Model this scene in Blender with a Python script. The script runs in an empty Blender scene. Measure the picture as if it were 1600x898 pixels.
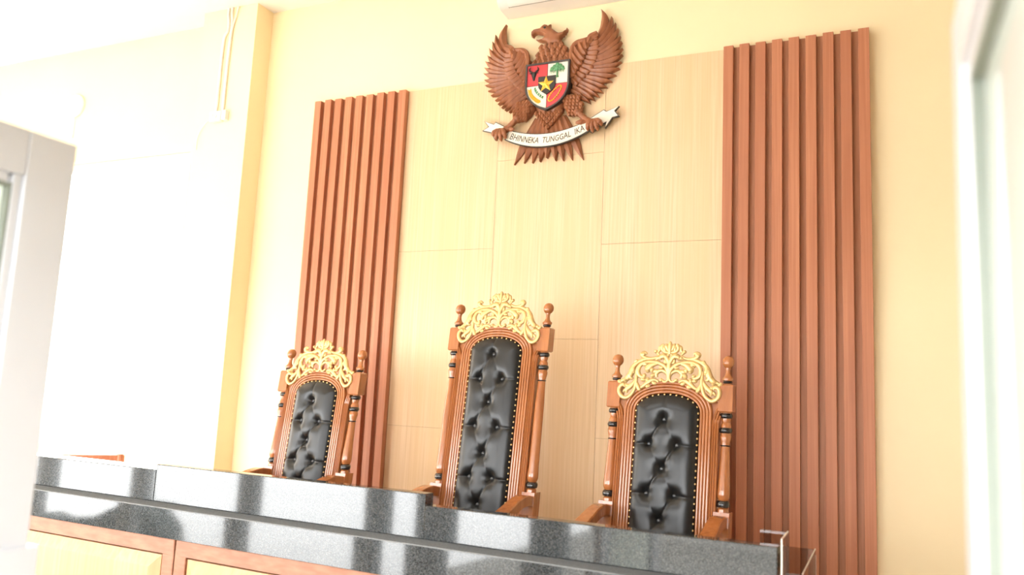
import bpy, math, random
from mathutils import Vector, Matrix
from mathutils.geometry import delaunay_2d_cdt
random.seed(7)
PI = math.pi
SC = bpy.context.scene
COL = SC.collection
PZ = 0.42            # height of the dais the chairs stand on

# ------------------------------------------------------------------ materials
def mat(name):
    m = bpy.data.materials.new(name); m.use_nodes = True
    nt = m.node_tree; b = nt.nodes['Principled BSDF']
    return m, nt, b
def setp(b, col=None, rough=None, metal=None, spec=None, coat=None, ior=None):
    if col: b.inputs['Base Color'].default_value = (*col, 1)
    if rough is not None: b.inputs['Roughness'].default_value = rough
    if metal is not None: b.inputs['Metallic'].default_value = metal
    if spec is not None: b.inputs['Specular IOR Level'].default_value = spec
    if coat is not None:
        b.inputs['Coat Weight'].default_value = coat; b.inputs['Coat Roughness'].default_value = .08
    if ior is not None: b.inputs['IOR'].default_value = ior
def N(nt, t, **kw):
    n = nt.nodes.new(t)
    for k, v in kw.items(): setattr(n, k, v)
    return n
def ramp(nt, stops):
    r = N(nt, 'ShaderNodeValToRGB'); e = r.color_ramp.elements
    while len(e) < len(stops): e.new(.5)
    for i, (p, c) in enumerate(stops):
        e[i].position = p; e[i].color = (*c, 1) if len(c) == 3 else c
    return r
def plain(name, col, rough=.5, metal=0, spec=.5, coat=0, var=.06, scale=6, bump=0):
    """painted / plain surface with a little procedural unevenness"""
    m, nt, b = mat(name); setp(b, col, rough, metal, spec, coat)
    tc = N(nt, 'ShaderNodeTexCoord'); nz = N(nt, 'ShaderNodeTexNoise')
    nz.inputs['Scale'].default_value = scale; nz.inputs['Detail'].default_value = 4
    nt.links.new(tc.outputs['Object'], nz.inputs['Vector'])
    r = ramp(nt, [(.3, tuple(c*(1-var) for c in col)), (.7, tuple(min(1, c*(1+var)) for c in col))])
    nt.links.new(nz.outputs['Fac'], r.inputs['Fac']); nt.links.new(r.outputs['Color'], b.inputs['Base Color'])
    if bump:
        bp = N(nt, 'ShaderNodeBump'); bp.inputs['Strength'].default_value = bump; bp.inputs['Distance'].default_value = .002
        n2 = N(nt, 'ShaderNodeTexNoise'); n2.inputs['Scale'].default_value = scale*30
        nt.links.new(tc.outputs['Object'], n2.inputs['Vector'])
        nt.links.new(n2.outputs['Fac'], bp.inputs['Height']); nt.links.new(bp.outputs['Normal'], b.inputs['Normal'])
    return m
def wood(name, light, dark, axis='Z', fine=60, stretch=.03, rough=.35, coat=0, band=0, bandcol=None, bandscale=9):
    """straight-grained wood: noise stretched along the grain axis, plus optional broad bands"""
    m, nt, b = mat(name); setp(b, light, rough, 0, .4, coat)
    tc = N(nt, 'ShaderNodeTexCoord'); mp = N(nt, 'ShaderNodeMapping')
    s = [1, 1, 1]; s['XYZ'.index(axis)] = stretch; mp.inputs['Scale'].default_value = s
    nt.links.new(tc.outputs['Object'], mp.inputs['Vector'])
    nz = N(nt, 'ShaderNodeTexNoise'); nz.inputs['Scale'].default_value = fine; nz.inputs['Detail'].default_value = 5
    nt.links.new(mp.outputs['Vector'], nz.inputs['Vector'])
    r = ramp(nt, [(.32, dark), (.68, light)])
    nt.links.new(nz.outputs['Fac'], r.inputs['Fac'])
    out = r.outputs['Color']
    if band:
        n2 = N(nt, 'ShaderNodeTexNoise'); n2.inputs['Scale'].default_value = bandscale; n2.inputs['Detail'].default_value = 2
        nt.links.new(mp.outputs['Vector'], n2.inputs['Vector'])
        r2 = ramp(nt, [(.35, (0, 0, 0)), (.65, (1, 1, 1))]); nt.links.new(n2.outputs['Fac'], r2.inputs['Fac'])
        mu = N(nt, 'ShaderNodeMath', operation='MULTIPLY'); mu.inputs[1].default_value = band
        nt.links.new(r2.outputs['Color'], mu.inputs[0])
        mx = N(nt, 'ShaderNodeMix', data_type='RGBA'); nt.links.new(mu.outputs[0], mx.inputs['Factor'])
        nt.links.new(out, mx.inputs['A']); mx.inputs['B'].default_value = (*bandcol, 1)
        out = mx.outputs['Result']
    nt.links.new(out, b.inputs['Base Color'])
    return m

M = {}
M['wall'] = plain('yellow_wall_paint', (.88, .74, .47), .6, var=.025, scale=1.5, bump=.15)
M['whitewall'] = plain('white_wall_paint', (.62, .60, .56), .6, var=.02, scale=1.5)
M['ceiling'] = plain('white_ceiling_paint', (.86, .83, .80), .7, var=.02, scale=2)
M['floor'] = plain('warm_beige_floor_tile', (.50, .37, .25), .25, var=.05, scale=3)
M['panel'] = wood('pale_oak_laminate', (.79, .605, .39), (.67, .48, .275), fine=75, stretch=.02, rough=.38, band=.75, bandcol=(.72, .515, .285), bandscale=13)
M['seam'] = plain('brown_joint', (.30, .16, .07), .8)
M['slat'] = wood('red_brown_batten', (.55, .235, .125), (.44, .168, .082), fine=70, stretch=.02, rough=.5, band=.7, bandcol=(.39, .142, .07), bandscale=12)
M['benchwood'] = wood('red_brown_bench_frame', (.31, .135, .075), (.23, .09, .045), fine=45, stretch=.25, rough=.4, axis='X')
M['benchpanel'] = wood('oak_bench_panel', (.50, .295, .15), (.40, .215, .10), fine=55, stretch=.03, rough=.4, band=.6, bandcol=(.42, .225, .10), bandscale=12)
M['slatback'] = wood('dark_backing', (.50, .23, .125), (.40, .17, .085), fine=70, stretch=.02, rough=.55)
M['chair'] = wood('varnished_teak', (.42, .15, .047), (.27, .083, .024), fine=38, stretch=.06, rough=.27, coat=.7, band=.4, bandcol=(.46, .165, .048), bandscale=8)
M['emblem'] = wood('carved_teak', (.36, .138, .060), (.235, .080, .032), fine=30, stretch=.12, rough=.42, coat=.15)
M['ebony'] = plain('black_varnish', (.018, .015, .013), .22, coat=.4)
M['gold'] = plain('gold_paint', (.70, .485, .205), .38, metal=.5, var=.10, scale=25)
M['goldpin'] = plain('brass_nail', (.75, .55, .25), .3, metal=.9)
M['leather'] = plain('black_leather', (.009, .009, .0085), .32, var=.1, scale=20, bump=.10, spec=.45)
M['button'] = plain('black_leather_button', (.02, .02, .02), .28, spec=.7)
M['white'] = plain('white_enamel', (.83, .81, .77), .45, var=.02)
M['plastic'] = plain('white_plastic', (.80, .78, .74), .4, var=.02)
M['alu'] = plain('white_aluminium', (.60, .62, .655), .38, metal=.45, var=.02)
M['gasket'] = plain('grey_green_gasket', (.19, .21, .175), .5, var=.05)
M['black'] = plain('black_paint', (.025, .022, .02), .45)
M['rim'] = plain('dark_grey_paint', (.05, .045, .04), .45)
M['red'] = plain('crimson_paint', (.62, .05, .06), .45)
M['cream'] = plain('cream_paint', (.84, .82, .70), .5, var=.02)
M['green'] = plain('green_paint', (.10, .30, .13), .5)
M['star'] = plain('golden_yellow_paint', (.82, .50, .05), .35, metal=.2)
M['ink'] = plain('brown_lettering', (.085, .05, .022), .6)
M['ground'] = plain('pale_concrete_yard', (.80, .80, .79), .9, var=.04, scale=.8)
M['dim_ground'] = plain('grey_dimming_ground', (.18, .17, .145), .9, var=.1, scale=2)
M['reflect_dark'] = plain('dark_reflection_shape', (.05, .06, .055), .8)
M['mullion'] = plain('grey_mullion', (.16, .17, .17), .5)

def granite():
    m, nt, b = mat('polished_grey_granite'); setp(b, rough=.05, spec=.5, ior=1.66)
    tc = N(nt, 'ShaderNodeTexCoord')
    v = N(nt, 'ShaderNodeTexVoronoi'); v.inputs['Scale'].default_value = 330
    n = N(nt, 'ShaderNodeTexNoise'); n.inputs['Scale'].default_value = 190; n.inputs['Detail'].default_value = 3
    for t in (v, n): nt.links.new(tc.outputs['Object'], t.inputs['Vector'])
    mx = N(nt, 'ShaderNodeMix', data_type='RGBA'); mx.inputs['Factor'].default_value = .5
    nt.links.new(v.outputs['Color'], mx.inputs['A']); nt.links.new(n.outputs['Fac'], mx.inputs['B'])
    r = ramp(nt, [(.36, (.015, .017, .019)), (.52, (.032, .036, .038)), (.70, (.070, .072, .070))])
    nt.links.new(mx.outputs['Result'], r.inputs['Fac']); nt.links.new(r.outputs['Color'], b.inputs['Base Color'])
    r2 = ramp(nt, [(.3, (.03,)*3), (.7, (.085,)*3)])
    nt.links.new(n.outputs['Fac'], r2.inputs['Fac']); nt.links.new(r2.outputs['Color'], b.inputs['Roughness'])
    return m
M['granite'] = granite()
def schlick(nt, f0=.04):
    lw = N(nt, 'ShaderNodeLayerWeight'); lw.inputs['Blend'].default_value = .5
    p = N(nt, 'ShaderNodeMath', operation='POWER'); p.inputs[1].default_value = 5
    a = N(nt, 'ShaderNodeMath', operation='MULTIPLY_ADD'); a.inputs[1].default_value = 1-f0; a.inputs[2].default_value = f0
    nt.links.new(lw.outputs['Facing'], p.inputs[0]); nt.links.new(p.outputs[0], a.inputs[0]); return a
M['ledge_sheen'] = plain('grey_ledge_reflection', (.11, .115, .115), .55, var=.25, scale=150)  # grey reflection along the ledge, put into a lighter colour
def thin_glass(name, tint, rough=.0):
    m = bpy.data.materials.new(name); m.use_nodes = True; nt = m.node_tree; nt.nodes.clear()
    o = N(nt, 'ShaderNodeOutputMaterial'); t = N(nt, 'ShaderNodeBsdfTransparent'); g = N(nt, 'ShaderNodeBsdfGlossy')
    t.inputs['Color'].default_value = (*tint, 1); g.inputs['Roughness'].default_value = rough
    f = schlick(nt)
    mx = N(nt, 'ShaderNodeMixShader')
    nt.links.new(f.outputs[0], mx.inputs[0]); nt.links.new(t.outputs[0], mx.inputs[1]); nt.links.new(g.outputs[0], mx.inputs[2])
    nt.links.new(mx.outputs[0], o.inputs['Surface'])
    return m
M['pane'] = thin_glass('clear_window_glass', (.97, .98, .97))
M['acrylic'] = thin_glass('clear_acrylic', (.80, .78, .76))
M['edge_glint'] = plain('acrylic_edge_glint', (.85, .78, .66), .3, var=.02)  # glint along the clear edges, painted as pale opaque strips
def frosted():
    m = bpy.data.materials.new('frosted_glass'); m.use_nodes = True; nt = m.node_tree; nt.nodes.clear()
    o = N(nt, 'ShaderNodeOutputMaterial'); d = N(nt, 'ShaderNodeBsdfDiffuse'); t = N(nt, 'ShaderNodeBsdfTranslucent')
    g = N(nt, 'ShaderNodeBsdfGlossy'); g.inputs['Roughness'].default_value = .05
    d.inputs['Color'].default_value = (.90, .95, .90, 1); t.inputs['Color'].default_value = (.90, .96, .91, 1)
    a = N(nt, 'ShaderNodeMixShader'); a.inputs[0].default_value = .5
    f = schlick(nt)
    b = N(nt, 'ShaderNodeMixShader')
    nt.links.new(d.outputs[0], a.inputs[1]); nt.links.new(t.outputs[0], a.inputs[2])
    nt.links.new(f.outputs[0], b.inputs[0]); nt.links.new(a.outputs[0], b.inputs[1]); nt.links.new(g.outputs[0], b.inputs[2])
    nt.links.new(b.outputs[0], o.inputs['Surface'])
    return m
M['frosted'] = frosted()

# ------------------------------------------------------------------ mesh builder
class MB:
    def __init__(s): s.v = []; s.f = []
    def add(s, vs, fs):
        b = len(s.v); s.v += [tuple(p) for p in vs]; s.f += [tuple(b+i for i in f) for f in fs]
    def box(s, x0, x1, y0, y1, z0, z1):
        s.add([(x, y, z) for x in (x0, x1) for y in (y0, y1) for z in (z0, z1)],
              [(0, 1, 3, 2), (4, 6, 7, 5), (0, 4, 5, 1), (2, 3, 7, 6), (0, 2, 6, 4), (1, 5, 7, 3)])
    def lathe(s, cx, cy, prof, n=20):
        """prof: list of (radius, z) from top to bottom or bottom to top"""
        vs = []; fs = []; m = len(prof)
        for r, z in prof:
            for k in range(n):
                a = 2*PI*k/n; vs.append((cx+r*math.cos(a), cy+r*math.sin(a), z))
        for i in range(m-1):
            for k in range(n):
                fs.append((i*n+k, i*n+(k+1) % n, (i+1)*n+(k+1) % n, (i+1)*n+k))
        fs.append(tuple(range(n))); fs.append(tuple(range((m-1)*n, m*n)))
        s.add(vs, fs)
    def tube(s, path, rad, n=8, flat=1.0, cap=True, up=(0, 1, 0)):
        """tube along a path; rad a number or a list; flat scales the section along `up`"""
        P = [Vector(p) for p in path]; m = len(P)
        R = rad if isinstance(rad, (list, tuple)) else [rad]*m
        U = Vector(up); vs = []; fs = []
        for i in range(m):
            t = (P[min(i+1, m-1)]-P[max(i-1, 0)]).normalized()
            side = t.cross(U)
            if side.length < 1e-5: side = t.cross(Vector((1, 0, 0)))
            side.normalize(); nu = side.cross(t).normalized()
            for k in range(n):
                a = 2*PI*k/n
                vs.append(P[i]+side*(R[i]*math.cos(a))+nu*(R[i]*flat*math.sin(a)))
        for i in range(m-1):
            for k in range(n):
                fs.append((i*n+k, i*n+(k+1) % n, (i+1)*n+(k+1) % n, (i+1)*n+k))
        if cap: fs.append(tuple(range(n))); fs.append(tuple(range((m-1)*n, m*n)))
        s.add(vs, fs)
    def ball(s, c, r, n=10, m=6, sy=1.0):
        vs = []; fs = []
        for i in range(m+1):
            th = PI*i/m
            for k in range(n):
                a = 2*PI*k/n
                vs.append((c[0]+r*math.sin(th)*math.cos(a), c[1]+r*sy*math.sin(th)*math.sin(a), c[2]+r*math.cos(th)))
        for i in range(m):
            for k in range(n): fs.append((i*n+k, i*n+(k+1) % n, (i+1)*n+(k+1) % n, (i+1)*n+k))
        s.add(vs, fs)
    def grid(s, rows):
        n = len(rows[0]); vs = [p for r in rows for p in r]
        s.add(vs, [(i*n+j, i*n+j+1, (i+1)*n+j+1, (i+1)*n+j) for i in range(len(rows)-1) for j in range(n-1)])
    def prism(s, poly, y0, y1):
        """polygon in (x, z), extruded from y0 (back) to y1 (front)"""
        n = len(poly)
        vs = [(x, y0, z) for x, z in poly]+[(x, y1, z) for x, z in poly]
        fs = [(i, (i+1) % n, n+(i+1) % n, n+i) for i in range(n)]+[tuple(range(n)), tuple(range(n, 2*n))]
        s.add(vs, fs)
    def pillow(s, poly, y0, h, res, edge=.02, base=0.0):
        """polygon in (x, z) swelling towards -y: rises to h at `edge` inside its outline"""
        n = len(poly); pts = []
        bp = []
        for i in range(n):
            a, b = Vector(poly[i]), Vector(poly[(i+1) % n]); k = max(1, int((b-a).length/res))
            bp += [a.lerp(b, j/k) for j in range(k)]
        nb = len(bp)
        def inside(p):
            c = False
            for i in range(nb):
                a, b = bp[i], bp[i-1]
                if (a.y > p.y) != (b.y > p.y) and p.x < (b.x-a.x)*(p.y-a.y)/(b.y-a.y)+a.x: c = not c
            return c
        def dist(p):
            d = 9
            for i in range(nb):
                a, b = bp[i-1], bp[i]; ab = b-a; t = max(0, min(1, (p-a).dot(ab)/max(ab.length_squared, 1e-12)))
                d = min(d, (p-a-ab*t).length)
            return d
        pts = list(bp)
        x0, x1 = min(p.x for p in bp), max(p.x for p in bp); z0, z1 = min(p.y for p in bp), max(p.y for p in bp)
        zz = z0+res/2; k = 0
        while zz < z1:
            xx = x0+(res/2 if k % 2 else 0)
            while xx < x1:
                p = Vector((xx, zz))
                if inside(p) and dist(p) > res*.4: pts.append(p)
                xx += res
            zz += res*.87; k += 1
        r = delaunay_2d_cdt(pts, [(i, (i+1) % nb) for i in range(nb)], [], 1, 1e-6)
        vv, ff = r[0], r[2]
        ds = [dist(p) for p in vv]
        vs = [(p.x, y0-base-h*math.sqrt(max(0, 1-(1-min(1, d/edge))**2)) if d > 1e-5 else y0-base, p.y) for p, d in zip(vv, ds)]
        s.add(vs, ff)
        if base or True:
            b2 = len(s.v)
            s.add([(p.x, y0-base, p.y) for p in bp]+[(p.x, y0+.004, p.y) for p in bp],
                  [(i, (i+1) % nb, nb+(i+1) % nb, nb+i) for i in range(nb)])
    def blade(s, p0, pc, p1, w, h, y0, yb, tip=.12, root=.7, asym=.35, n=12, blunt=False, ylift=0.0):
        """a carved feather: quadratic spine p0-pc-p1 in (x, z), half width w, ridge height h"""
        rows = []
        for i in range(n+1):
            t = i/n
            x = (1-t)**2*p0[0]+2*t*(1-t)*pc[0]+t*t*p1[0]; z = (1-t)**2*p0[1]+2*t*(1-t)*pc[1]+t*t*p1[1]
            dx = 2*(1-t)*(pc[0]-p0[0])+2*t*(p1[0]-pc[0]); dz = 2*(1-t)*(pc[1]-p0[1])+2*t*(p1[1]-pc[1])
            L = math.hypot(dx, dz) or 1; nx, nz = -dz/L, dx/L
            if blunt: k = (root+(1-root)*min(1, t*2))*math.sqrt(max(0, 1-max(0, (t-.6)/.4)**2))
            else: k = (root+(1-root)*min(1, t*2.2))*(1 if t < .55 else max(0, 1-((t-.55)/.45)**1.6))
            ww = max(abs(w)*k, .0008)*(1 if w > 0 else -1); y = y0-ylift*t; row = []
            for q, hh in ((-1, None), (-1, .25), (-.45, .75), (asym-.2, 1), (.35, .62), (.8, .28), (1, .08), (1, None)):
                yy = yb if hh is None else y-h*hh*(.45+.55*k)
                row.append((x+nx*ww*q, yy, z+nz*ww*q))
            rows.append(row)
        s.grid(rows); s.add(rows[-1], [tuple(range(8))]); s.add(rows[0], [tuple(range(8))])
    def build(s, name, m, parent=None, smooth=40, bevel=0, tf=None):
        me = bpy.data.meshes.new(name)
        vs = [tf(p) for p in s.v] if tf else s.v
        me.from_pydata([tuple(p) for p in vs], [], s.f); me.validate()
        for k in (m if isinstance(m, (list, tuple)) else [m]): me.materials.append(k)
        import bmesh
        bm = bmesh.new(); bm.from_mesh(me); bmesh.ops.remove_doubles(bm, verts=bm.verts, dist=1e-6)
        bmesh.ops.recalc_face_normals(bm, faces=bm.faces); bm.to_mesh(me); bm.free()
        if smooth:
            for p in me.polygons: p.use_smooth = True
            me.set_sharp_from_angle(angle=math.radians(smooth))
        o = bpy.data.objects.new(name, me); COL.objects.link(o)
        if parent: o.parent = parent
        if bevel:
            b = o.modifiers.new('soft_edges', 'BEVEL'); b.width = bevel; b.segments = 2; b.limit_method = 'ANGLE'
        return o
def tag(o, label=None, cat=None, group=None, kind=None):
    for k, v in (('label', label), ('category', cat), ('group', group), ('kind', kind)):
        if v: o[k] = v
    return o
def thing(name, label, cat, loc, rz=0, group=None):
    o = bpy.data.objects.new(name, None); COL.objects.link(o)
    o.location = loc; o.rotation_euler = (0, 0, rz); o.empty_display_size = .1
    return tag(o, label, cat, group)
def struct(o): o['kind'] = 'structure'; return o
def bx(name, m, b, parent=None, bevel=0):
    mb = MB(); mb.box(*b); return mb.build(name, m, parent, smooth=0, bevel=bevel)
def spline(pts, n=6):
    """Catmull-Rom through the points (tuples of any length)"""
    out = []; m = len(pts)
    for i in range(m-1):
        p = [pts[max(0, i-1)], pts[i], pts[i+1], pts[min(m-1, i+2)]]
        for k in range(n):
            t = k/n
            out.append(tuple(.5*(2*b+(c-a)*t+(2*a-5*b+4*c-d)*t*t+(-a+3*b-3*c+d)*t**3) for a, b, c, d in zip(*p)))
    out.append(tuple(pts[-1])); return out
def interp(pts, s):
    """point at fraction s of a polyline's length"""
    L = [0]
    for a, b in zip(pts, pts[1:]): L.append(L[-1]+math.dist(a, b))
    d = s*L[-1]
    for i in range(len(pts)-1):
        if d <= L[i+1] or i == len(pts)-2:
            t = (d-L[i])/max(1e-9, L[i+1]-L[i]); return tuple(a+(b-a)*t for a, b in zip(pts[i], pts[i+1]))

# ------------------------------------------------------------------ the room
CEIL = 4.62; XL, XR, YF, YB = -8.0, 4.3, -4.6, .02
W1 = (-5.3, -2.80, 1.10, 3.545)         # window in the back wall, beside the pillar
W2 = (-7.2, -6.0, 1.10, 3.545)  # unseen window, added for more light from the left
mb = MB()
mb.box(XL, XR, YB, YB+.2, W1[3], CEIL); mb.box(XL, XR, YB, YB+.2, 0, W1[2])
mb.box(W1[1], XR, YB, YB+.2, W1[2], W1[3]); mb.box(W2[1], W1[0], YB, YB+.2, W1[2], W1[3]); mb.box(XL, W2[0], YB, YB+.2, W1[2], W1[3])
struct(mb.build('wall_back', M['wall'], smooth=0))
mb = MB()                                # left wall with three tall windows
LW = [(-2.3, -1.2)]
mb.box(XL-.2, XL, YF, YB, 3.6, CEIL); mb.box(XL-.2, XL, YF, YB, 0, .8)
ys = [YF]+[v for w in LW for v in w]+[YB]
for i in range(0, len(ys), 2): mb.box(XL-.2, XL, ys[i], ys[i+1], .8, 3.6)
struct(mb.build('wall_left', M['wall'], smooth=0))
struct(bx('wall_right', M['whitewall'], (XR, XR+.2, YF-.2, YB+.2, 0, CEIL)))
struct(bx('ceiling', M['ceiling'], (XL-.2, XR+.2, YF-.2, YB+.2, CEIL, CEIL+.15)))
struct(bx('floor', M['floor'], (XL-.2, XR+.2, YF-.2, YB+.2, -.1, 0)))
struct(bx('floor_dais', M['floor'], (-3.6, 1.95, -1.62, YB, 0, PZ)))
struct(bx('pillar', M['wall'], (-2.640, -2.088, -.162, YB, 0, CEIL)))
# front wall behind the camera: tall glazed bays between dark posts
FH = 2.24; BH = 2.20; CL = (-1.0, .6, 3.70, 4.40)      # heights of door frame and glazed bays; unseen clerestory, added to light the upper wall
mb = MB()
mb.box(XL, XR, YF-.12, YF, CL[3], CEIL); mb.box(XL, CL[0], YF-.12, YF, CL[2], CL[3]); mb.box(CL[1], XR, YF-.12, YF, CL[2], CL[3])
mb.box(XL, XR, YF-.12, YF, FH, CL[2]); mb.box(XL, .62, YF-.12, YF, BH, FH); mb.box(2.59, XR, YF-.12, YF, 0, FH)
for x in (-.2,): mb.box(x-.05, x+.05, YF-.12, YF, CL[2], CL[3])
struct(mb.build('wall_front', M['whitewall'], smooth=0))
MULL = [(-6.22, -5.95), (-4.62, -4.41), (-3.13, -2.94), (-1.68, -1.48), (-1.18, -.86), (-.19, .08)]
for i, (a, b) in enumerate(MULL):
    struct(bx('trim_%d' % (i+1), M['mullion'], (a, b, YF-.12, YF, 0, BH-.001), bevel=.006))
mb = MB(); mb.prism([(-6.75, -.02), (-6.75, .10), (-6.5, .06), (-5.75, .15), (-5.45, .28), (-5.21, .36), (-4.92, .36), (-4.78, .26), (-4.66, .18), (-4.58, -.02)], -5.1, -5.4)
struct(mb.build('trim_8', M['reflect_dark'], smooth=0))  # unseen shape, added to give the granite its dark reflected patch
# outside
mb = MB(); mb.box(-60, -1.95, -40, YF-.2, -.12, -.02); mb.box(-60, XL-.2, YF-.199, 40, -.12, -.02); mb.box(XL-.199, 20, YB+.2, 40, -.12, -.02)
struct(mb.build('ground', M['ground'], smooth=0))
struct(bx('ground_dimming', M['dim_ground'], (-1.949, 20, -40, YF-.2, -.12, -.02)))  # unseen dark ground, added to dim the granite's right-hand reflection
struct(bx('wall_added_dimming', M['whitewall'], (-1.9, 12, -9.7, -9.5, -.02, 1.2)))  # unseen low wall, added to dim the light through the doorway
def window(name, x0, x1, z0, z1, y):
    r = bpy.data.objects.new(name, None); COL.objects.link(r); r.location = ((x0+x1)/2, y, z0); r['kind'] = 'structure'
    w, h = (x1-x0)/2, z1-z0; f = MB(); t = .055
    f.box(-w, w, 0, .08, 0, t); f.box(-w, w, 0, .08, h-t, h); f.box(-w, -w+t, 0, .08, t, h-t); f.box(w-t, w, 0, .08, t, h-t); f.box(-.025, .025, 0, .07, t, h-t)
    f.build('window_frame', M['white'], r, smooth=0, bevel=.004)
    bx('window_pane', M['pane'], (-w+t, w-t, .035, .04, t, h-t), r)
    bx('window_sill', M['white'], (-w-.03, w+.03, -.085, .001, -.035, .004), r, bevel=.004)
    return r
window('window_1', W1[0], W1[1], W1[2], W1[3], YB+.06)
window('window_added_light', W2[0], W2[1], W2[2], W2[3], YB+.06)
def portal(loc, rot, sx, sy):
    l = bpy.data.lights.new('window_daylight', 'AREA'); l.shape = 'RECTANGLE'; l.size = sx; l.size_y = sy
    l.cycles.is_portal = True
    o = bpy.data.objects.new('window_daylight', l); COL.objects.link(o); o.location = loc; o.rotation_euler = rot
for w in (W1, W2): portal(((w[0]+w[1])/2, YB+.21, (w[2]+w[3])/2), (-PI/2, 0, 0), w[1]-w[0], w[3]-w[2])
for a, b in LW: portal((XL-.21, (a+b)/2, 2.2), (0, -PI/2, 0), 2.8, b-a)
portal(((XL+.62)/2, YF-.13, BH/2), (PI/2, 0, 0), .62-XL, BH)
portal((1.605, YF-.13, 1.06), (PI/2, 0, 0), 1.75, 2.13)
portal(((CL[0]+CL[1])/2, YF-.13, (CL[2]+CL[3])/2), (PI/2, 0, 0), CL[1]-CL[0], CL[3]-CL[2])

# ------------------------------------------------------------------ wall panelling
TOP = 3.788; H1 = 3.2058; PX = (-.7355, 0.0, .7552, 1.5055)
pan = thing('wood_panelling', 'pale oak laminate panelling in staggered boards on wall behind the chairs', 'wall panelling', (.385, 0, PZ))
def L(x): return x-.385
bx('backing_board', M['seam'], (L(PX[0])+.001, L(PX[3])-.001, .011, YB-.001, 0, TOP-PZ-.004), pan)
g = .0013
for c in range(3):
    cuts = [TOP, H1, H1-1.2, H1-2.4, PZ] if c == 1 else [TOP, H1-.6, H1-1.8, PZ]
    for z1, z0 in zip(cuts, cuts[1:]):
        o = bx('panel', M['panel'], (L(PX[c])+g*.8, L(PX[c+1])-g*.8, 0, .011, z0-PZ+g*.7, z1-PZ-g*.7), pan)
PITCH, SW = .0936, .0573
for x0, lab in ((-1.5425, 'red brown batten panel behind the left chair, beside the pillar'),
                (1.5063, 'wide red brown batten panel behind the right chair, beside bare yellow wall')):
    t = thing('slatted_panel', lab, 'slatted wall panel', (x0, 0, PZ))
    wdt = 8*PITCH+SW
    bx('backing', M['slatback'], (.001, wdt-.001, -.010, YB-.001, 0, TOP-PZ-.001), t)
    for i in range(9):
        bx('batten', M['slat'], (i*PITCH, i*PITCH+SW, -.045, -.0105, 0, TOP-PZ+.002*math.sin(i*2.3)), t, bevel=.002)

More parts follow.
